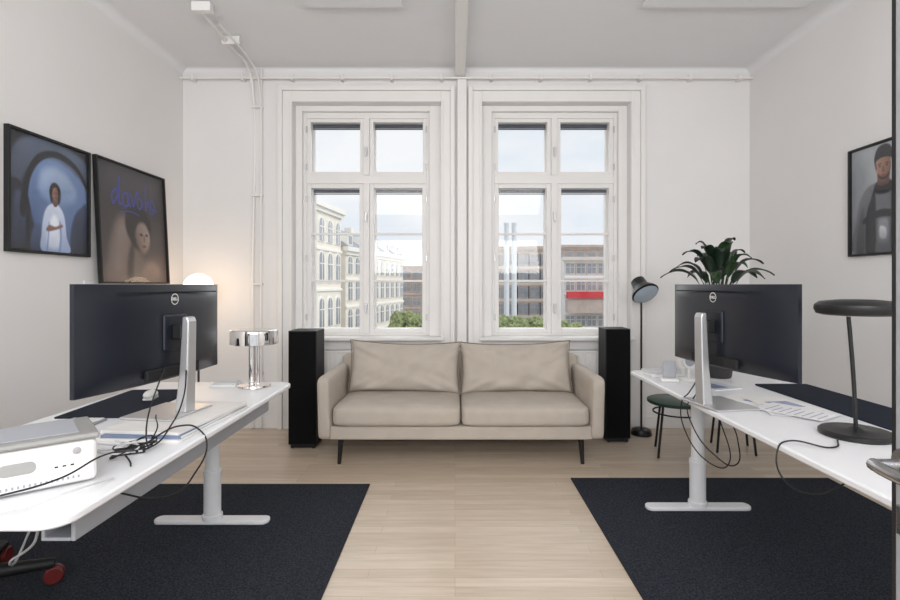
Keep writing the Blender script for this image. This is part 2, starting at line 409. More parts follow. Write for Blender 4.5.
# ---------------------------------------------------------------- monitors
def monitor(loc, rz, base_z, tilt=0):
    p = E('curved_monitor', loc, rz)
    hw_, z0, z1, R = .412, .905-base_z, 1.303-base_z, 2.3
    bm = bmesh.new(); NX, NZ = 30, 12
    def s(x): return x*x/(2*R)
    F = []; B = []
    for i in range(NX+1):
        x = -hw_+2*hw_*i/NX; f = []; b = []
        for j in range(NZ+1):
            t = j/NZ; z = z0+(z1-z0)*t
            th = .018+.035*max(0, 1-(x/hw_)**4)*max(0, 1-(2*t-1)**6)**.7
            f.append(bm.verts.new((x, s(x), z))); b.append(bm.verts.new((x, s(x)-th, z)))
        F.append(f); B.append(b)
    for i in range(NX):
        for j in range(NZ):
            bm.faces.new((F[i][j], F[i+1][j], F[i+1][j+1], F[i][j+1])); bm.faces.new((B[i][j], B[i][j+1], B[i+1][j+1], B[i+1][j]))
        bm.faces.new((F[i][0], B[i][0], B[i+1][0], F[i+1][0])); bm.faces.new((F[i][NZ], F[i+1][NZ], B[i+1][NZ], B[i][NZ]))
    for j in range(NZ):
        bm.faces.new((F[0][j], F[0][j+1], B[0][j+1], B[0][j])); bm.faces.new((F[NX][j], B[NX][j], B[NX][j+1], F[NX][j+1]))
    o = fin(bm, 'housing', M_plast, p); autosm(o, 35)
    bm = bmesh.new(); V = []
    for i in range(NX+1):
        x = (-hw_+.01)+2*(hw_-.01)*i/NX
        V.append((bm.verts.new((x, s(x)+.001, z0+.02)), bm.verts.new((x, s(x)+.001, z1-.01))))
    for a, b in zip(V, V[1:]): bm.faces.new((a[0], b[0], b[1], a[1]))
    fin(bm, 'screen', M_scr, p, smooth=True)
    zc = (z0+z1)/2
    box('mount_plate', -.07, .07, -.062, -.045, zc-.075, zc+.075, M_plast, p, .008)
    box('port_cover', -.16, .16, -.058, -.04, z0+.015, z0+.06, M_blackm, p, .005)
    boxes('vent_slots', [(-.30+.012*i, -.294+.012*i, -.0495, -.044, z1-.035, z1-.03) for i in range(50)], M_blackm, p)
    bm = bmesh.new()
    zt = zc+.065
    vs = []
    for (y, z, w, t) in ((-.10, .008, .031, .026), (-.112, zc*.5, .028, .020), (-.120, zt-.02, .026, .016), (-.116, zt, .025, .012)):
        vs.append([bm.verts.new((sx*w, y+sy*t, z)) for sx, sy in ((-1, -1), (1, -1), (1, 1), (-1, 1))])
    for a, b in zip(vs, vs[1:]):
        for k in range(4): bm.faces.new((a[k], a[(k+1) % 4], b[(k+1) % 4], b[k]))
    bm.faces.new(vs[0][::-1]); bm.faces.new(vs[-1])
    fin(bm, 'stand_column', M_silver, p, bevel=.006)
    box('hinge_arm', -.028, .028, -.105, -.06, zc-.03, zc+.03, M_blackm, p, .006)
    slab('stand_base', rrect(-.14, .14, -.135, .09, .012), 0, .010, M_silver, p, .003)
    bm = bmesh.new(); n = 40; r0, r1 = .020, .0235; zz = z1-.062
    ya = -.0540
    a = [bm.verts.new((r0*math.cos(2*math.pi*i/n), ya, zz+r0*math.sin(2*math.pi*i/n))) for i in range(n)]
    b = [bm.verts.new((r1*math.cos(2*math.pi*i/n), ya, zz+r1*math.sin(2*math.pi*i/n))) for i in range(n)]
    for i in range(n): bm.faces.new((a[i], a[(i+1) % n], b[(i+1) % n], b[i]))
    fin(bm, 'badge_ring', M_white, p)
    tx = bpy.data.curves.new('badge_text', 'FONT'); tx.body = 'DELL'; tx.size = .017; tx.align_x = 'CENTER'; tx.align_y = 'CENTER'; tx.extrude = .0004; tx.offset = .0004
    tx.materials.append(M_white)
    t = bpy.data.objects.new('badge_text', tx); S.collection.objects.link(t); t.parent = p
    t.location = (0, ya, zz); t.rotation_euler = (math.pi/2, 0, 0)
    return p
monitor((-1.226, 2.185, .765), math.radians(81.8), .765)
monitor((1.278, 2.48, .7302), math.radians(-79.5), .73)

# ---------------------------------------------------------------- left desk items
DZ = .7302
p = E('book_stack', (-1.13, 2.15, DZ), math.radians(-4))
cols = [(226, 224, 220), (120, 134, 164), (222, 220, 218)]
for i, (w, d, r) in enumerate(((.155, .27, 0), (.15, .262, .02), (.152, .25, -.03))):
    z = i*.0115
    box('book_cover', -w, w, -d, d, z, z+.0112, mat('book_%d' % i, cols[i], .5), p, .001, rot=(0, 0, r))
    box('book_pages', -w+.003, w+.001, -d+.004, d-.004, z+.002, z+.0095, M_paper, p, rot=(0, 0, r))
p = E('mouse_pad', (-1.56, 2.52, DZ), .05)
slab('pad', rrect(-.17, .17, -.30, .30, .02), 0, .004, M_pad, p)
p = E('computer_mouse', (-1.51, 2.58, DZ+.0042), .2)
sphere('shell', (0, 0, .0225), .03, M_white, p, (1.0, 1.75, .75))
box('base', -.024, .024, -.042, .042, 0, .012, M_white, p, .005)
p = E('keyboard', (-1.53, 2.0, DZ+.0), .02)
box('keyboard_body', -.07, .07, -.19, .19, 0, .010, M_gmet, p, .004)
boxes('keys', [(-.062+.0215*i, -.062+.0215*i+.018, -.182+.0215*j, -.182+.0215*j+.018, .010, .014) for i in range(6) for j in range(17)], M_white, p, .001)
p = E('chrome_table_lamp', (-1.124, 2.91, DZ))
lathe('base', [(0, 0), (.085, 0), (.09, .006), (.088, .014), (.03, .022), (.0, .022)], M_chrome, p)
cyl('stem_inner', (-.012, 0, .02), (-.012, 0, .25), .019, M_chrome, p)
cyl('stem_tube', (.024, 0.0, .02), (.024, 0.0, .25), .007, M_chrome, p)
lathe('shade', [(0, .322), (.118, .322), (.126, .317), (.128, .307), (.128, .243), (.124, .241), (.124, .30), (0, .305)], M_chrome, p, 64)
lathe('diffuser', [(0, .25), (.122, .25), (.122, .256), (0, .256)], mat('opal_glass', (235, 235, 232), .3), p)
p = E('paper_notes', (-1.30, 2.95, DZ))
box('sheet', -.075, .075, -.05, .05, 0, .012, M_paper, p, .001)
box('sheet_top', -.06, .07, -.045, .05, .012, .02, mat('paper_grey', (200, 202, 205), .7), p, .001, rot=(0, 0, .15))
p = E('drinking_glass', (-1.45, 2.96, DZ))
lathe('glass', [(0, 0), (.03, 0), (.034, .09), (.031, .09), (.028, .008), (0, .008)], M_glass, p)
ang = math.atan2(.66, .75)
p = E('desktop_computer', (-1.268, 1.47, DZ), ang)
slab('foot_pad', rrect(-.15, .15, -.09, .09, .02), 0, .006, M_gmet, p)
box('case', -.20, .20, -.12, .12, .006, .125, M_white, p, .016, 4)
box('lid', -.20, .205, -.125, .125, .127, .143, mat('warm_grey_plastic', (150, 149, 147), .4), p, .008, 3)
box('lid_inset', -.16, .16, -.09, .09, .1432, .146, M_gmet, p, .002)
lathe('power_button', [(0, 0), (.010, 0), (.010, .003), (0, .004)], M_silver, p, loc=(.15, -.1205, .10), rot=(math.pi/2, 0, 0))
h = slab('handle_inset', rrect(-.04, .04, -.016, .016, .015), 0, .0015, mat('shade_grey', (160, 160, 158), .5), p)
h.location = (.02, -.1205, .075); h.rotation_euler = (math.pi/2, 0, 0)
boxes('vents', [(-.16+i*.012, -.155+i*.012, -.1215, -.119, .022, .030) for i in range(27)], M_gmet, p)
boxes('ports', [(.10+.018*i, .108+.018*i, -.1215, -.119, .06, .064) for i in range(3)], M_blackm, p)
p = E('usb_dock', (-1.10, 1.76, DZ), .5)
box('dock_body', -.045, .045, -.02, .02, 0, .018, M_blackm, p, .004)
boxes('ports', [(-.035+.02*i, -.023+.02*i, -.021, -.019, .006, .012) for i in range(4)], M_silver, p)
p = E('desk_cables', (0, 0, 0))
z = DZ+.006
def rndloop(cx, cy, r, turns, m, rr=.003, e0=None, e1=None):
    pts = [e0] if e0 else []
    n = int(turns*6)
    for i in range(n):
        a = i*math.pi/3+random.random()*.5; q = r*(.7+.5*random.random())
        pts.append((cx+q*math.cos(a), cy+1.4*q*math.sin(a), z+random.random()*.03))
    if e1: pts.append(e1)
    cable('cable', pts, rr, m, p)
rndloop(-1.09, 1.76, .055, 1.6, M_cable, rr=.0027, e0=(-1.2, 2.16, .99), e1=(-1.01, 1.62, z))
rndloop(-1.12, 1.82, .06, 1.2, M_cable, rr=.0024, e0=(-1.15, 2.0, .80), e1=(-1.12, 1.70, z))
rndloop(-1.13, 1.74, .05, 1.5, M_wcable, rr=.003, e0=(-1.3, 1.85, z))
cable('cable', [(-1.04, 1.72, z+.03), (-1.0, 1.9, z+.05), (-.97, 1.98, z+.01), (-.935, 1.96, .70), (-.935, 1.86, .62), (-.94, 1.74, .60), (-.98, 1.66, .62), (-1.03, 1.6, .66)], .003, M_cable, p)
cable('cable', [(-1.03, 1.68, z+.03), (-1.02, 1.5, z+.07), (-1.05, 1.38, z+.05), (-1.14, 1.28, z+.04), (-1.25, 1.265, z+.02)], .0026, M_cable, p)
cable('cable', [(-1.12, 2.17, .98), (-1.07, 2.05, .86), (-1.05, 1.92, .78), (-1.06, 1.8, z), (-1.15, 1.75, z)], .0028, M_cable, p)
cable('cable', [(-1.0, 1.52, z+.0), (-1.01, 1.38, z+.02), (-1.08, 1.29, z+.01), (-1.22, 1.27, z)], .003, M_wcable, p)
cable('cable', [(-1.2, 1.50, .60), (-1.3, 1.6, .50), (-1.45, 1.7, .40), (-1.6, 1.9, .3), (-1.7, 2.1, .35)], .004, M_wcable, p)

# ---------------------------------------------------------------- office chair
p = E('office_chair', (-2.03, 2.09, .010), 0)
for k in range(5):
    a = math.radians(30+72*k); c, s_ = math.cos(a), math.sin(a)
    bm = bmesh.new(); addcyl(bm, (0.03*c, .03*s_, .11), (.335*c, .335*s_, .085), .034, .022, 12)
    o = fin(bm, 'base_spoke', M_blackm, p); autosm(o)
    for d in (-.016, .016):
        tx_, ty_ = -s_, c
        q = Vector((.335*c, .335*s_, .036))
        cyl('caster_wheel', q+Vector((tx_*d-tx_*.009, ty_*d-ty_*.009, 0)), q+Vector((tx_*d+tx_*.009, ty_*d+ty_*.009, 0)), .036, M_red, p, bevel=.004)
    cyl('caster_fork', (.335*c, .335*s_, .04), (.325*c, .325*s_, .085), .009, M_blackm, p, n=12)
cyl('gas_lift', (0, 0, .09), (0, 0, .44), .028, M_blackm, p)
box('mechanism', -.12, .12, -.09, .09, .42, .46, M_blackm, p, .01)
rbox('seat', -.23, .24, -.24, .24, .455, .53, mat('dark_fabric', (34, 34, 38), .9, bump=.2), p, .035, .01)
bm = bmesh.new()
n = 12; g = {}
for i in range(n+1):
    for j in range(n+1):
        u = -1+2*i/n; v = j/n
        g[i, j] = bm.verts.new((-.30+.06*u*u+.06*math.sin(v*3.0)-.06*v, .215*u*(1-.12*v*v), .60+.40*v))
for i in range(n):
    for j in range(n): bm.faces.new((g[i, j], g[i+1, j], g[i+1, j+1], g[i, j+1]))
o = fin(bm, 'backrest', MATS['dark_fabric'], p, smooth=True); sm = o.modifiers.new('s', 'SOLIDIFY'); sm.thickness = .03
cable('back_bracket', [(-.1, 0, .44), (-.24, 0, .45), (-.29, 0, .55), (-.28, 0, .75)], .016, M_blackm, p)

# ---------------------------------------------------------------- globe lamp (floor)
p = E('globe_floor_lamp', (-2.15, 4.36, 0))
lathe('base', [(0, 0), (.12, 0), (.12, .012), (.03, .02), (.012, .03), (0, .03)], M_black, p)
cyl('stem', (0, 0, .02), (0, 0, 1.18), .009, M_black, p)
lathe('holder', [(0, 1.16), (.03, 1.17), (.045, 1.2), (0, 1.2)], M_black, p)
sphere('globe', (0, 0, 1.275), .12, M_globe, p)

# ---------------------------------------------------------------- floor reading lamp right
p = E('floor_lamp', (1.62, 4.52, 0))
lathe('base', [(0, 0), (.085, 0), (.088, .01), (.08, .045), (.06, .055), (0, .057)], M_black, p)
cyl('pole', (0, 0, .05), (0, 0, 1.20), .008, M_black, p)
lathe('knob', [(0, -.02), (.014, -.018), (.016, 0), (.014, .018), (0, .02)], M_black, p, loc=(0, 0, 1.19))
hd = E('lamp_head', (0, 0, 0)); hd.parent = p; hd.location = (0.0, -.02, 1.27); hd.rotation_euler = (math.radians(-42), math.radians(-16), 0)
lathe('shade', [(0, .10), (.045, .10), (.06, .09), (.066, .02), (.075, .005), (.106, -.035), (.118, -.06), (.116, -.062), (.09, -.04), (.0, -.01)], M_black, hd, 48)
lathe('reflector', [(0, -.03), (.06, -.035), (.09, -.06), (.108, -.072), (.07, -.09), (0, -.10)], mat('grey_glass', (170, 182, 195), .15), hd, 48)

# ---------------------------------------------------------------- green stools
def stool(x, y, h, r):
    p = E('round_stool', (x, y, 0))
    lathe('seat', [(0, h-.028), (r-.01, h-.028), (r, h-.02), (r, h-.004), (r-.006, h), (0, h)], M_green, p)
    for k in range(4):
        a = math.radians(28+90*k)
        cyl('leg', (r*.95*math.cos(a), r*.95*math.sin(a), 0), (r*.7*math.cos(a), r*.7*math.sin(a), h-.02), .009, M_blackm, p, n=14)
    lathe('ring', [(r*.78, h-.10), (r*.78+.008, h-.10), (r*.78+.008, h-.09), (r*.78, h-.09), (r*.78, h-.10)], M_blackm, p)
stool(1.71, 4.00, .42, .22)
stool(2.20, 4.12, .42, .20)

# ---------------------------------------------------------------- right desk items
p = E('desk_pad', (1.855, 2.45, DZ), 0)
slab('pad', rrect(-.15, .15, -.56, .52, .02), 0, .006, M_pad, p)
p = E('potted_plant', (1.63, 3.22, DZ))
lathe('pot', [(0, 0), (.07, 0), (.075, .01), (.10, .20), (.102, .22), (.092, .22), (.088, .19), (0, .19)], M_pot, p)
lathe('soil', [(0, .195), (.088, .195)], M_soil, p)
def leaf(az, rad, top, wd, m, droop=1.0):
    bm = bmesh.new(); n = 22; c, s_ = math.cos(az), math.sin(az); rows = []
    P0 = Vector((.015, .2)); P1 = Vector((.03, top*.75)); P2 = Vector((rad*.45, top*1.06)); P3 = Vector((rad, top-.10*droop))
    for i in range(n+1):
        t = i/n
        q = P0*(1-t)**3+P1*3*t*(1-t)**2+P2*3*t*t*(1-t)+P3*t**3
        dq = (P1-P0)*3*(1-t)**2+(P2-P1)*6*t*(1-t)+(P3-P2)*3*t*t; dq.normalize(); nq = Vector((-dq.y, dq.x))
        if t < .5: w = .003
        else:
            u = (t-.5)/.5; w = wd*(math.sin(math.pi*u**.8))**.75+.0008 if u < .999 else .0006
        row = []
        for k in (-1, -.5, 0, .5, 1):
            d = w*k; up = .30*abs(d)+.004*math.sin(16*t+2*k)*abs(k)
            rr_ = q.x+nq.x*up; zz_ = q.y+nq.y*up
            row.append(bm.verts.new((rr_*c-d*s_, rr_*s_+d*c, zz_)))
        rows.append(row)
    for a, b in zip(rows, rows[1:]):
        for k in range(4): bm.faces.new((a[k], a[k+1], b[k+1], b[k]))
    o = fin(bm, 'leaf', m, p, smooth=True)
    sm = o.modifiers.new('s', 'SOLIDIFY'); sm.thickness = .0015
for k in range(24):
    az = k*2.399+random.random()*.3
    f = (k+.5)/24
    leaf(az, .09+.23*f+.04*random.random(), .84-.19*f+.05*random.random(), .032+.012*random.random(), random.choice((M_leaf, M_leaf2, M_leaf2)), droop=.2+.8*f)
p = E('magazine', (1.45, 2.92, DZ), .3)
box('pages', -.09, .09, -.11, .11, 0, .006, M_paper, p, .001)
box('cover', -.09, .09, -.11, .11, .006, .0075, mat('mag_cover', (210, 214, 222), .4), p)
box('photo', -.07, .03, -.08, .04, .0075, .0082, mat('mag_photo', (120, 132, 165), .4, var=.3, scale=30), p)
p = E('paper_stack', (1.54, 2.48, DZ), 0)
for i, (x, y, r, c) in enumerate(((-.05, .08, .5, (238, 238, 236)), (-.03, -.10, -.25, (228, 226, 228)), (.015, .0, .15, (240, 238, 235)), (-.02, -.16, .6, (235, 235, 238)))):
    zz = i*.0022
    sh_ = box('sheet', -.10, .10, -.14, .14, zz, zz+.0015, mat('paper_%d' % i, c, .7), p, rot=(0, 0, r)); sh_.location = (x, y, 0)
    pb = boxes('print_block', [(-.08, .06-.02*(k % 3), .0+.03*k, .006+.03*k, zz+.0015, zz+.0018) for k in range(-4, 4)] if i % 2 == 1 else [(-.06, .06, -.08, .04, zz+.0015, zz+.0018)],
          mat('print_%d' % (i % 2), ((150, 158, 188), (160, 160, 168))[i % 2], .7, var=.2, scale=40), p)
    pb.location = (x, y, 0); pb.rotation_euler = (0, 0, r)
p = E('smartphone_dock', (1.27, 3.08, DZ), -.3)
box('dock', -.05, .05, -.04, .04, 0, .02, M_white, p, .006)
box('phone', -.036, .036, -.006, .006, .02, .12, M_gmet, p, .005, rot=(-.25, 0, 0))
p = E('notebook_stack', (1.31, 3.30, DZ), .15)
box('notebook', -.11, .11, -.08, .08, 0, .018, M_paper, p, .002)
box('notebook_top', -.1, .09, -.075, .07, .018, .034, mat('notebook_grey', (205, 205, 208), .6), p, .002, rot=(0, 0, .15))
p = E('coffee_mug', (1.475, 3.375, DZ))
lathe('mug', [(0, 0), (.034, 0), (.038, .006), (.038, .09), (.035, .09), (.034, .01), (0, .008)], M_white, p)
cable('mug_handle', [(.036, 0, .075), (.056, 0, .07), (.058, 0, .035), (.037, 0, .02)], .005, M_white, p)
p = E('desk_fan', (1.40, 3.12, DZ), .3)
lathe('foot', [(0, 0), (.045, 0), (.045, .01), (.01, .016), (0, .016)], M_white, p)
cyl('post', (0, 0, .01), (0, 0, .08), .008, M_white, p, n=12)
cyl('ring', (0, -.015, .12), (0, .015, .12), .05, M_white, p)
cyl('hub', (0, -.017, .12), (0, -.014, .12), .036, M_gmet, p)

p = E('desk_lamp', (1.515, 1.965, DZ))
lathe('base', [(0, 0), (.115, 0), (.12, .005), (.12, .016), (.113, .022), (.03, .026), (.012, .034), (0, .034)], M_black, p)
cable('stem', [(0, 0, .03), (-.008, 0, .2), (-.02, 0, .36), (-.03, 0, .47)], .0075, M_black, p)
lathe('head', [(0, .515), (.06, .515), (.12, .508), (.136, .495), (.138, .48), (.13, .462), (.11, .456), (.0, .46)], M_black, p, 56, loc=(.005, 0, 0))
lathe('head_diffuser', [(0, .4545), (.105, .4545), (.108, .458), (0, .458)], MATS['opal_glass'], p, loc=(.005, 0, 0))
p = E('under_desk_cables', (0, 0, 0))
cable('cable', [(1.20, 2.52, .86), (1.175, 2.56, .745), (1.148, 2.56, .72), (1.15, 2.52, .62), (1.22, 2.44, .50), (1.30, 2.42, .46), (1.36, 2.5, .55), (1.39, 2.7, .66)], .003, M_cable, p)
cable('cable', [(1.22, 2.50, .95), (1.168, 2.60, .76), (1.145, 2.62, .72), (1.16, 2.60, .55), (1.26, 2.56, .42), (1.38, 2.62, .40), (1.42, 2.8, .6)], .003, M_cable, p)
cable('cable', [(1.40, 1.90, .737), (1.30, 1.80, .737), (1.18, 1.86, .74), (1.148, 1.85, .715), (1.15, 1.82, .62), (1.2, 1.74, .60), (1.3, 1.70, .66), (1.38, 1.7, .67)], .003, M_cable, p)

# ---------------------------------------------------------------- framed pictures (flat prints, colour per vertex)
def print_mat():
    m = bpy.data.materials.new('photo_print'); m.use_nodes = True
    nt = m.node_tree; b = nt.nodes['Principled BSDF']; b.inputs['Roughness'].default_value = .45
    a = nt.nodes.new('ShaderNodeAttribute'); a.attribute_name = 'ink'
    tc = nt.nodes.new('ShaderNodeTexCoord'); n = nt.nodes.new('ShaderNodeTexNoise'); n.inputs['Scale'].default_value = 260
    nt.links.new(tc.outputs['Object'], n.inputs['Vector'])
    mr = nt.nodes.new('ShaderNodeMapRange'); mr.inputs['From Min'].default_value = .3; mr.inputs['From Max'].default_value = .7
    mr.inputs['To Min'].default_value = .9; mr.inputs['To Max'].default_value = 1.1
    nt.links.new(n.outputs['Fac'], mr.inputs['Value'])
    mx = nt.nodes.new('ShaderNodeVectorMath'); mx.operation = 'SCALE'
    nt.links.new(a.outputs['Color'], mx.inputs[0]); nt.links.new(mr.outputs['Result'], mx.inputs['Scale'])
    nt.links.new(mx.outputs[0], b.inputs['Base Color'])
    return m
M_print = print_mat()
def sdpoly(X, Y, P):
    d = np.full(X.shape, 1e9); inside = np.zeros(X.shape, bool); k = len(P)
    for i in range(k):
        x1, y1 = P[i]; x2, y2 = P[(i+1) % k]
        ex, ey = x2-x1, y2-y1; l2 = ex*ex+ey*ey+1e-12
        t = np.clip(((X-x1)*ex+(Y-y1)*ey)/l2, 0, 1)
        d = np.minimum(d, (X-x1-t*ex)**2+(Y-y1-t*ey)**2)
        c = ((y1 > Y) != (y2 > Y)) & (X < ex*(Y-y1)/((y2-y1) if abs(y2-y1) > 1e-12 else 1e-12)+x1)
        inside ^= c
    return np.where(inside, -np.sqrt(d), np.sqrt(d))
def art_frame(name, Mx, w, h, ft, fcol, bgcols, layers, blur=.0):
    p = bpy.data.objects.new(name, None); S.collection.objects.link(p); p.matrix_world = Mx
    boxes('frame', [(-w/2, -w/2+ft, -h/2, h/2, 0, .03), (w/2-ft, w/2, -h/2, h/2, 0, .03), (-w/2+ft, w/2-ft, -h/2, -h/2+ft, 0, .03), (-w/2+ft, w/2-ft, h/2-ft, h/2, 0, .03)], fcol, p, .002)
    box('backing', -w/2+ft*.5, w/2-ft*.5, -h/2+ft*.5, h/2-ft*.5, .001, .008, fcol, p)
    iw, ih = w-2*ft, h-2*ft; N = 200
    g = np.linspace(0, 1, N); X, Y = np.meshgrid(g, g)
    c0, c1 = [np.array(L(c)[:3]) for c in bgcols]
    img = c0[None, None]*(Y[..., None])+c1[None, None]*(1-Y[..., None])
    nz = sum(np.sin(X*a+Y*b+c)*s for a, b, c, s in ((9, 5, 1, .5), (-7, 13, 2, .4), (21, 17, .4, .2), (31, -23, 3, .15), (55, 41, 2, .1)))
    img = img*(1+.12*nz[..., None])
    for ly in layers:
        pts, ca, cb, soft, smth = ly[:5]; gd = ly[5] if len(ly) > 5 else (0, 1)
        P = smoothpts(pts, 5) if smth else pts
        d = sdpoly(X, Y, P)
        al = np.clip(.5-d/(2*soft), 0, 1); al = al*al*(3-2*al)
        xs = [q[0]*gd[0]+q[1]*gd[1] for q in P]; pr = X*gd[0]+Y*gd[1]
        t = np.clip((pr-min(xs))/(max(xs)-min(xs)+1e-6), 0, 1)[..., None]
        A_, B_ = np.array(L(ca)[:3]), np.array(L(cb)[:3])
        col = A_*t+B_*(1-t); col = col*(1+.10*nz[..., None])
        img = img*(1-al[..., None])+col*al[..., None]
    img = np.clip(img, 0, 1)
    me = bpy.data.meshes.new('print')
    V = np.stack([(X.ravel()-.5)*iw, (Y.ravel()-.5)*ih, np.full(N*N, .0105)], 1)
    idx = np.arange(N*N).reshape(N, N)
    Fc = np.stack([idx[:-1, :-1].ravel(), idx[:-1, 1:].ravel(), idx[1:, 1:].ravel(), idx[1:, :-1].ravel()], 1)
    me.from_pydata(V.tolist(), [], Fc.tolist())
    at = me.color_attributes.new('ink', 'FLOAT_COLOR', 'POINT')
    rgba = np.concatenate([img.reshape(-1, 3), np.ones((N*N, 1))], 1).astype(np.float32)
    at.data.foreach_set('color', rgba.ravel())
    me.materials.append(M_print)
    o = bpy.data.objects.new('print', me); S.collection.objects.link(o); o.parent = p
    box('glazing', -w/2+ft, w/2-ft, -h/2+ft, h/2-ft, .0195, .021, M_glass, p)
    return p
def stroke(pts, wd, col, soft=.006):
    P = [Vector(q) for q in pts]; q = []
    for i in range(len(P)-1):
        p0 = P[max(0, i-1)]; p1 = P[i]; p2 = P[i+1]; p3 = P[min(len(P)-1, i+2)]
        for s in range(4):
            t = s/4; q.append(0.5*((2*p1)+(-p0+p2)*t+(2*p0-5*p1+4*p2-p3)*t*t+(-p0+3*p1-3*p2+p3)*t**3))
    q.append(P[-1]); out = []
    for a, b in zip(q, q[1:]):
        d = (b-a)
        if d.length < 1e-6: continue
        nrm = Vector((-d.y, d.x)).normalized()*wd/2; e = d.normalized()*wd*.3
        out.append(([tuple(a-nrm-e), tuple(b-nrm+e), tuple(b+nrm+e), tuple(a+nrm-e)], col, col, soft, False))
    return out
def basis(xd, yd, o):
    xd, yd = Vector(xd), Vector(yd); zd = xd.cross(yd)
    m = Matrix((xd, yd, zd)).transposed().to_4x4(); m.translation = Vector(o); return m
K = (14, 15, 20)
ly = [
 ([(.0, .60), (.06, .86), (.22, .98), (.5, 1.0), (.8, .97), (1, .88), (1, .60), (.7, .80), (.4, .82), (.2, .68), (.1, .45), (.0, .30)], (92, 104, 126), (44, 52, 70), .03, True),
 ([(.26, .30), (.22, .60), (.34, .80), (.55, .85), (.80, .78), (1, .60), (1, .10), (.5, .05)], (118, 144, 190), (68, 90, 134), .03, True, (.3, 1)),
 ([(.36, .52), (.38, .70), (.52, .77), (.70, .73), (.84, .60), (.80, .48), (.58, .44)], (168, 186, 214), (120, 146, 190), .05, True),
 ([(.0, .0), (.0, .52), (.10, .60), (.21, .50), (.27, .28), (.28, .0)], (30, 34, 48), (14, 16, 28), .012, True),
 ([(.05, .08), (.07, .44), (.13, .50), (.18, .40), (.20, .2), (.17, .04)], (62, 74, 104), (28, 36, 58), .03, True),
 ([(.19, .30), (.25, .62), (.38, .80), (.58, .87), (.84, .80), (1, .64), (1, .70), (.84, .86), (.58, .93), (.34, .86), (.20, .66), (.13, .35)], K, K, .012, True),
 ([(.78, .0), (.77, .22), (.83, .38), (.92, .46), (1, .47), (1, 0)], (58, 70, 102), (24, 30, 48), .02, True),
 ([(.27, .0), (.27, .16), (.34, .24), (.42, .2), (.48, .0)], (74, 90, 126), (36, 46, 74), .02, True),
 ([(.40, .0), (.385, .16), (.41, .32), (.46, .41), (.54, .445), (.62, .42), (.68, .33), (.71, .15), (.75, 0)], (214, 222, 240), (148, 168, 208), .012, True),
 ([(.46, .05), (.47, .22), (.53, .34), (.60, .28), (.62, .06)], (240, 244, 250), (204, 214, 236), .03, True),
 ([(.44, .0), (.46, .14), (.47, .26), (.485, .26), (.475, .12), (.46, 0)], (130, 150, 194), (130, 150, 194), .01, True),
 ([(.60, .0), (.62, .14), (.61, .28), (.63, .28), (.645, .14), (.63, 0)], (130, 150, 194), (130, 150, 194), .01, True),
 ([(.485, .50), (.48, .57), (.51, .625), (.56, .64), (.61, .61), (.63, .56), (.625, .48), (.59, .44), (.51, .45)], (26, 20, 20), (14, 11, 12), .010, True),
 ([(.54, .42), (.525, .45), (.53, .49), (.585, .49), (.59, .45), (.575, .42)], (112, 78, 66), (92, 62, 52), .006, True),
 ([(.523, .50), (.520, .555), (.54, .59), (.572, .59), (.592, .555), (.588, .50), (.558, .470)], (158, 116, 98), (112, 78, 66), .008, True, (-1, .5)),
 ([(.44, .20), (.48, .245), (.56, .235), (.64, .265), (.655, .24), (.56, .205), (.47, .185)], (140, 102, 88), (110, 78, 68), .010, True),
 ([(.534, .543), (.548, .548), (.550, .538), (.536, .536)], K, K, .003, False), ([(.566, .548), (.580, .543), (.578, .536), (.565, .538)], K, K, .003, False),
 ([(.545, .503), (.558, .508), (.571, .503), (.558, .497)], (110, 46, 46), (90, 40, 40), .004, False),
]
art_frame('framed_photo', basis((0, 1, 0), (0, 0, 1), (XL+.001, 3.170, 1.836)), .645, .70, .016, M_blackm, ((24, 28, 38), (20, 26, 44)), ly)
ly = [
 ([(.0, .0), (.0, .34), (.1, .40), (.3, .36), (.5, .3), (.7, .27), (1, .26), (1, 0)], (66, 56, 54), (86, 72, 66), .06, True),
 ([(.10, .66), (.1, .9), (.4, .97), (.8, .95), (.95, .78), (.8, .68), (.5, .74), (.3, .64)], (80, 76, 82), (56, 52, 56), .12, True),
 ([(.14, .0), (.12, .25), (.18, .44), (.28, .56), (.40, .57), (.50, .46), (.54, .30), (.66, .20), (.88, .24), (.96, .12), (.92, .0)], (116, 102, 98), (78, 66, 62), .05, True, (-1, .6)),
 ([(.20, .10), (.22, .34), (.29, .48), (.39, .48), (.42, .28), (.36, .08)], (148, 134, 128), (106, 92, 86), .08, True, (-1, .6)),
 ([(.36, .02), (.38, .20), (.44, .34), (.49, .34), (.46, .15), (.44, .02)], (58, 48, 46), (48, 40, 38), .03, True),
 ([(.40, .40), (.36, .52), (.41, .65), (.54, .70), (.69, .64), (.76, .50), (.74, .34), (.62, .28), (.50, .30)], (32, 28, 30), (22, 19, 21), .02, True),
 ([(.54, .32), (.505, .43), (.56, .52), (.66, .53), (.73, .44), (.72, .33), (.62, .255)], (158, 140, 132), (98, 82, 76), .025, True, (1, .6)),
 ([(.49, .46), (.56, .55), (.66, .56), (.73, .47), (.76, .54), (.66, .65), (.54, .64)], (28, 24, 26), (22, 19, 21), .015, True),
 ([(.565, .43), (.60, .442), (.63, .425), (.60, .412)], K, K, .008, False), ([(.66, .435), (.69, .442), (.71, .425), (.68, .412)], K, K, .008, False),
 ([(.635, .42), (.63, .375), (.655, .37), (.655, .42)], (112, 94, 88), (100, 84, 78), .008, True),
 ([(.60, .325), (.64, .338), (.68, .325), (.64, .31)], (96, 58, 56), (84, 50, 48), .006, False),
 ([(.60, .03), (.64, .14), (.76, .18), (.88, .12), (.82, .02)], (134, 118, 110), (92, 78, 72), .05, True),
]
blue = (48, 66, 165)
ly += stroke([(.26, .72), (.21, .66), (.19, .73), (.26, .79), (.28, .71), (.31, .90), (.29, .69), (.33, .67)], .014, blue)
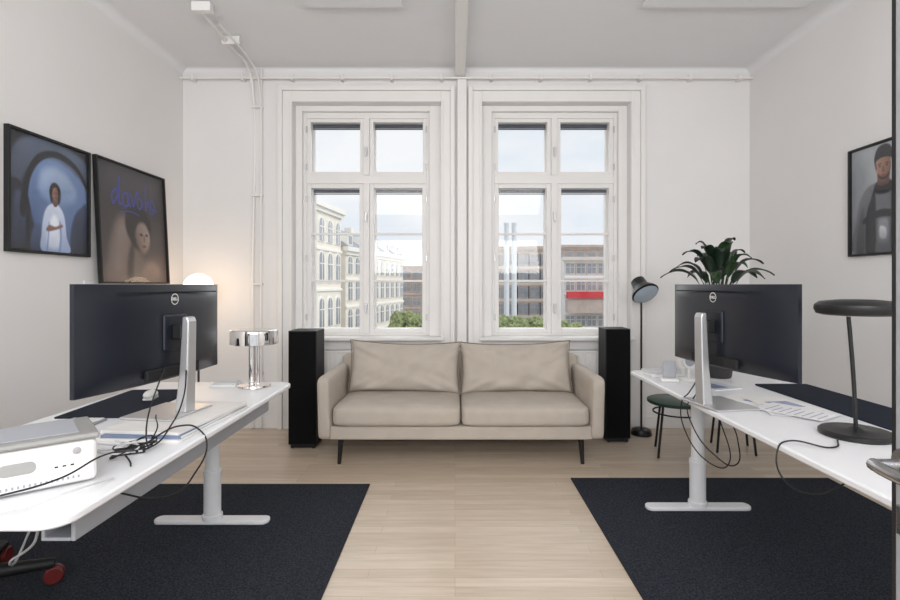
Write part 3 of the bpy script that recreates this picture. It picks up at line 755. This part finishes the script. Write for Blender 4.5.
ly += stroke([(.41, .77), (.36, .76), (.35, .67), (.41, .67), (.42, .78), (.43, .68), (.46, .67)], .013, blue)
ly += stroke([(.47, .78), (.50, .67), (.55, .79), (.58, .80), (.56, .70), (.60, .66), (.64, .72), (.60, .76)], .013, blue)
ly += stroke([(.70, .88), (.69, .66), (.73, .75), (.78, .64), (.84, .70), (.80, .77), (.77, .70), (.88, .67)], .012, blue)
ly += stroke([(.30, .60), (.44, .62), (.58, .60)], .007, blue)
lean = .05
xd = Vector((0, 1, 0)); yd = Vector((-math.sin(lean), 0, math.cos(lean)))
art_frame('framed_poster', basis(xd, yd, (XL+.024, 3.96, 1.75)), .84, .885, .014, M_blackm, ((50, 48, 52), (70, 60, 58)), ly)
p = E('picture_ledge', (XL+.045, 3.96, 1.28))
boxes('ledge', [(-.045, .045, -.5, .5, 0, .018), (.037, .045, -.5, .5, .018, .028), (-.045, -.033, -.5, .5, .018, .05)], M_trim, p, .002)
SK, SD = (170, 130, 112), (112, 78, 66)
ly = [
 ([(.0, .2), (.0, .9), (.2, .95), (.3, .6), (.2, .3)], (150, 156, 162), (120, 124, 130), .15, True),
 ([(.06, .0), (.07, .30), (.16, .54), (.34, .645), (.66, .645), (.86, .54), (.95, .3), (.98, 0)], (112, 114, 120), (54, 56, 60), .012, True, (-.6, 1)),
 ([(.08, .0), (.10, .26), (.18, .44), (.22, .30), (.20, .0)], (84, 86, 92), (44, 45, 50), .03, True),
 ([(.24, .0), (.24, .34), (.31, .50), (.38, .58), (.40, .30), (.38, .0)], (30, 30, 33), (18, 18, 20), .02, True),
 ([(.64, .0), (.62, .3), (.64, .58), (.72, .50), (.80, .34), (.80, .0)], (34, 34, 37), (18, 18, 20), .02, True),
 ([(.36, .58), (.42, .66), (.60, .66), (.66, .58), (.58, .54), (.44, .54)], (40, 40, 44), (24, 24, 27), .012, True),
 ([(.20, .28), (.22, .34), (.5, .40), (.78, .34), (.80, .28), (.5, .33)], (22, 22, 24), (16, 16, 18), .01, True),
 ([(.44, .10), (.44, .28), (.5, .31), (.58, .28), (.58, .10)], (134, 136, 142), (96, 98, 104), .02, True),
 ([(.46, .14), (.46, .24), (.55, .22), (.55, .13)], (196, 198, 202), (150, 152, 158), .012, True),
 ([(.83, .0), (.82, .2), (.86, .42), (.875, .42), (.85, .2), (.86, 0)], (36, 37, 40), (30, 30, 33), .012, True),
 ([(.43, .62), (.42, .67), (.43, .73), (.59, .73), (.60, .67), (.58, .62)], SD, (84, 58, 50), .01, True),
 ([(.415, .72), (.40, .80), (.42, .88), (.51, .92), (.60, .88), (.625, .80), (.61, .72), (.56, .66), (.47, .66)], SK, SD, .010, True, (-1, .4)),
 ([(.43, .70), (.47, .665), (.55, .665), (.60, .70), (.60, .73), (.55, .70), (.48, .70), (.43, .73)], (70, 50, 44), (58, 42, 38), .012, True),
 ([(.385, .80), (.37, .88), (.42, .965), (.52, .99), (.61, .965), (.66, .88), (.645, .80), (.62, .85), (.51, .87), (.41, .85)], (50, 46, 46), (26, 24, 25), .010, True),
 ([(.39, .77), (.385, .82), (.405, .82), (.41, .77)], SD, SD, .006, True),
 ([(.435, .792), (.455, .80), (.48, .792), (.455, .785)], K, K, .005, False), ([(.54, .792), (.562, .80), (.585, .792), (.562, .785)], K, K, .005, False),
 ([(.43, .815), (.48, .82), (.48, .812), (.43, .806)], (44, 32, 28), (44, 32, 28), .004, False), ([(.54, .82), (.59, .815), (.59, .806), (.54, .812)], (44, 32, 28), (44, 32, 28), .004, False),
 ([(.50, .79), (.49, .745), (.51, .735), (.535, .745), (.52, .79)], (128, 92, 78), (104, 70, 60), .008, True),
 ([(.47, .712), (.51, .718), (.55, .712), (.51, .702)], (112, 62, 56), (96, 52, 48), .005, False),
]
art_frame('framed_photo', basis((0, -1, 0), (0, 0, 1), (XR-.001, 3.245, 1.845)), .53, .71, .014, M_blackm, ((176, 180, 184), (124, 128, 134)), ly)

# ---------------------------------------------------------------- glass door at right foreground
p = E('door_1', (.729, .44, 0))
M_door = mat('door_grey', (150, 151, 154), .4)
boxes('door_frame', [(-.02, .02, .34, .40, .01, 2.2), (-.02, .02, -.40, -.34, .01, 2.2), (-.02, .02, -.34, .34, .01, .12), (-.02, .02, -.34, .34, 2.1, 2.2)], M_door, p, .003)
boxes('door_seal', [(-.021, .021, .396, .403, .01, 2.2)], M_blackm, p)
box('door_glass', -.005, .005, -.34, .34, .12, 2.1, M_glass, p)
M_steel = mat('brushed_steel', (178, 178, 180), .22, metal=1.0, var=.02)
cyl('rosette', (-.02, .37, 1.02), (-.03, .37, 1.02), .024, M_steel, p)
cyl('handle_neck', (-.028, .37, 1.02), (-.08, .37, 1.02), .009, M_steel, p)
cable('handle_lever', [(-.075, .374, 1.02), (-.081, .35, 1.02), (-.081, .24, 1.018)], .0095, M_steel, p)
boxes('lock_plate', [(-.022, .0, .345, .395, .90, .95)], M_steel, p, .003)

# ---------------------------------------------------------------- exterior
GZ = -9.0
box('street_ground', -150, 150, 6, 220, GZ-.3, GZ, mat('asphalt', (150, 150, 148), .9, var=.1, scale=.5))
M_cream = mat('cream_render', (242, 236, 224), .9, var=.03, scale=.5)
M_stone = mat('stone_trim', (247, 244, 238), .9)
M_dwin = mat('dark_window_pane', (146, 152, 160), .3, var=.2, scale=.7)
M_slate = mat('slate_roof', (150, 155, 162), .8)
def arch_pts(cx, z0, w, h, n=8):
    pts = [(cx-w/2, z0), (cx+w/2, z0)]
    for i in range(n+1):
        a = math.pi*i/n; pts.append((cx+w/2*math.cos(a), z0+h-w/2+w/2*math.sin(a)))
    return pts
def building(name, P1, P2, depth, z1, mw, rows, ncol, ww, roofh, arched=True, mwin=None, msurf=None):
    P1 = Vector((*P1, 0)); P2 = Vector((*P2, 0)); d = P2-P1; Lg = d.length; a = math.atan2(d.y, d.x)
    p = E(name, (P1.x, P1.y, GZ), a)
    Hh = z1-GZ
    box('walls', 0, Lg, 0, depth, 0, Hh, mw, p)
    boxes('cornice', [(-.4, Lg+.4, -.5, .1, Hh-.5, Hh), (-.2, Lg+.2, -.25, .0, Hh-.9, Hh-.5)]+[(-.1, Lg+.1, -.15, 0, r-.9-GZ, r-.65-GZ) for r, _ in rows], msurf or M_stone, p)
    bmw = bmesh.new(); bmt = bmesh.new()
    for (zr, hh) in rows:
        for k in range(ncol):
            cx = Lg*(k+.5)/ncol
            for bmx, e, y in ((bmt, .22, -.10), (bmw, 0, -.14)):
                pts = arch_pts(cx, zr-GZ-e*.4, ww+2*e, hh+1.4*e) if arched else [(cx-ww/2-e, zr-GZ-e), (cx+ww/2+e, zr-GZ-e), (cx+ww/2+e, zr-GZ+hh+e), (cx-ww/2-e, zr-GZ+hh+e)]
                A_ = [bmx.verts.new((x, y, z)) for x, z in pts]; B_ = [bmx.verts.new((x, .05, z)) for x, z in pts]
                bmx.faces.new(A_)
                for i in range(len(pts)): bmx.faces.new((A_[i], A_[(i+1) % len(pts)], B_[(i+1) % len(pts)], B_[i]))
    fin(bmt, 'window_surrounds', msurf or M_stone, p); fin(bmw, 'window_panes', mwin or M_dwin, p)
    bars = []
    for (zr, hh) in rows:
        for k in range(ncol):
            cx = Lg*(k+.5)/ncol
            bars += [(cx-.05, cx+.05, -.17, -.14, zr-GZ, zr-GZ+hh), (cx-ww/2, cx+ww/2, -.17, -.14, zr-GZ+hh*.6, zr-GZ+hh*.6+.1)]
    boxes('window_bars', bars, msurf or M_stone, p)
    if roofh:
        bm = bmesh.new()
        v = [bm.verts.new(c) for c in ((-.3, -.4, Hh), (Lg+.3, -.4, Hh), (Lg+.3, depth, Hh), (-.3, depth, Hh), (1.5, depth*.3, Hh+roofh), (Lg-1.5, depth*.3, Hh+roofh), (Lg-1.5, depth*.8, Hh+roofh), (1.5, depth*.8, Hh+roofh))]
        for f in ((0, 1, 5, 4), (1, 2, 6, 5), (2, 3, 7, 6), (3, 0, 4, 7), (4, 5, 6, 7), (3, 2, 1, 0)): bm.faces.new([v[i] for i in f])
        fin(bm, 'roof', M_slate, p)
        dm = []
        for k in range(0, ncol, 2):
            cx = Lg*(k+.5)/ncol; dm.append((cx-.7, cx+.7, -.1, 2.0, Hh+.1, Hh+1.5))
        boxes('dormers', dm, msurf or M_stone, p)
        boxes('dormer_panes', [(a_+.25, b_-.25, c_-.05, c_+.02, e_+.25, f_-.25) for a_, b_, c_, d_, e_, f_ in dm], M_dwin, p)
        boxes('chimneys', [(Lg*t-.5, Lg*t+.5, depth*.5-.5, depth*.5+.5, Hh, Hh+roofh+1.2) for t in (.3, .7)], mw, p)
    return p
building('apartment_building', (-14.2, 40), (-12.3, 56), 12, 9.3, M_cream, [(-6.8, 2.6), (-2.8, 2.8), (1.6, 2.9), (5.6, 2.2)], 7, 1.15, 0)
building('apartment_building', (-12.2, 58), (-7.9, 79), 12, 5.6, M_cream, [(-6.8, 2.2), (-3.6, 2.2), (-.4, 2.2), (2.6, 1.9)], 10, 1.1, 2.6)
M_brick = mat('brown_brick', (196, 180, 170), .9, var=.12, scale=1)
M_conc = mat('beige_concrete', (222, 214, 206), .9, var=.08, scale=.6)
M_brickd = mat('brown_band', (188, 172, 162), .9, var=.12, scale=1)
M_wht = mat('white_panel', (246, 246, 246), .7)
building('office_building', (-16, 112), (4, 112), 14, 5.5, M_brick, [(-6, 1.6), (-3, 1.6), (0, 1.6), (2.8, 1.3)], 9, 1.6, 0, False, msurf=M_brickd)
building('office_building', (4.5, 82), (15.2, 82), 14, 7.4, M_conc, [(-6, 1.5), (-3.2, 1.5), (-.6, 1.5), (2.0, 1.5), (4.5, 1.5)], 6, 1.5, 0, False, msurf=M_brickd)
building('office_building', (15.6, 74), (34, 74), 12, 5.3, M_wht, [(-4.5, 1.4), (.6, 1.3), (3.0, 1.3)], 12, 1.15, 0, False, msurf=M_conc)
building('office_building', (19, 100), (44, 100), 12, 9.0, M_brick, [(3, 1.6), (6, 1.6)], 12, 1.3, 0, False, msurf=M_brickd)
p = E('shop_awning', (22, 72.9, 0))
boxes('awning', [(-6.3, 8, -.7, .5, -.55, .35)], mat('red_awning', (214, 60, 66), .7), p)
boxes('awning_fascia', [(-6.3, 8, -.4, .5, -2.6, -.7)], M_brick, p)
for x in (6.15, 7.05):
    p = E('chimney_stack', (x, 62, GZ))
    lathe('flue', [(0, 0), (.32, 0), (.30, 17.4), (.34, 17.4), (.34, 17.7), (0, 17.7)], mat('flue_steel', (225, 230, 234), .4), p, 24)
def tree(x, y, h, r):
    p = E('street_tree', (x, y, GZ))
    cyl('trunk', (0, 0, 0), (0, 0, h*.6), .2, mat('bark', (84, 70, 58), .9), p, r2=.12, n=10)
    bm = bmesh.new()
    for k in range(22):
        c = Vector((random.uniform(-1, 1)*r*.75, random.uniform(-1, 1)*r*.75, h*.62+random.uniform(-.5, .9)*r*.7)); rr = r*random.uniform(.22, .42)
        M_ = Matrix.Translation(c) @ Matrix.Scale(rr, 4)
        v = bmesh.ops.create_icosphere(bm, subdivisions=3, radius=1, matrix=M_)['verts']
        for q in v: q.co += (q.co-c)*random.uniform(-.3, .3)
    fin(bm, 'crown', mat('foliage', (142, 152, 104), .9, var=.45, scale=3), p)
for (x, y, h, r) in ((4.8, 48, 9.0, 2.0), (7.2, 50, 8.6, 2.1), (11, 52, 7.6, 2), (-5.6, 60, 8.6, 2.0), (-3.4, 64, 8.0, 2)):
    tree(x, y, h, r)

# ---------------------------------------------------------------- world and lights
w = bpy.data.worlds.new('overcast_sky'); S.world = w; w.use_nodes = True
nt = w.node_tree; bg = nt.nodes['Background']
tc = nt.nodes.new('ShaderNodeTexCoord'); mp = nt.nodes.new('ShaderNodeMapping'); mp.inputs['Scale'].default_value = (1.5, 1.5, 5)
n = nt.nodes.new('ShaderNodeTexNoise'); n.inputs['Scale'].default_value = 2.2; n.inputs['Detail'].default_value = 6
r = nt.nodes.new('ShaderNodeValToRGB')
r.color_ramp.elements[0].position = .38; r.color_ramp.elements[0].color = (.76, .82, .885, 1)
r.color_ramp.elements[1].position = .62; r.color_ramp.elements[1].color = (.90, .92, .945, 1)
nt.links.new(tc.outputs['Generated'], mp.inputs['Vector']); nt.links.new(mp.outputs['Vector'], n.inputs['Vector'])
nt.links.new(n.outputs['Fac'], r.inputs['Fac']); nt.links.new(r.outputs['Color'], bg.inputs['Color'])
bg.inputs['Strength'].default_value = 1.04
def sun(name, d, en, ang, col):
    sl = bpy.data.lights.new(name, 'SUN'); sl.energy = en; sl.angle = math.radians(ang); sl.color = col
    so = bpy.data.objects.new(name, sl); S.collection.objects.link(so)
    so.rotation_euler = Vector(d).to_track_quat('Z', 'Y').to_euler()
sun('sun', (.75, -.35, .62), 1.1, 25, (1, .98, .95))
sun('hazy_sky_glow', (.05, .80, .45), 2.0, 70, (.97, .985, 1))

def area(name, loc, rot, sx, sy, en, col=(1, 1, 1)):
    l = bpy.data.lights.new(name, 'AREA'); l.shape = 'RECTANGLE'; l.size = sx; l.size_y = sy; l.energy = en; l.color = col
    o = bpy.data.objects.new(name, l); S.collection.objects.link(o); o.location = loc; o.rotation_euler = rot
area('rear_fill_high', (0, -.8, 3.1), (math.radians(40), 0, 0), 3.5, 1.0, 48, (1, .99, .975))  # added fill behind the camera, no fixture of the room
area('rear_fill_up', (0, -1.2, 1.9), (math.radians(118), 0, 0), 3.5, .8, 108, (1, .99, .975))  # second added fill, unseen, aimed up and forward to brighten the ceiling

cam = bpy.data.cameras.new('camera'); co = bpy.data.objects.new('camera', cam); S.collection.objects.link(co)
co.location = (0, 0, 1.3); co.rotation_euler = (math.radians(90), 0, 0)
cam.sensor_width = 36; cam.lens = 520/900*36; cam.shift_x = -5/900; cam.shift_y = -15/900; cam.clip_start = .02; cam.clip_end = 500
S.camera = co
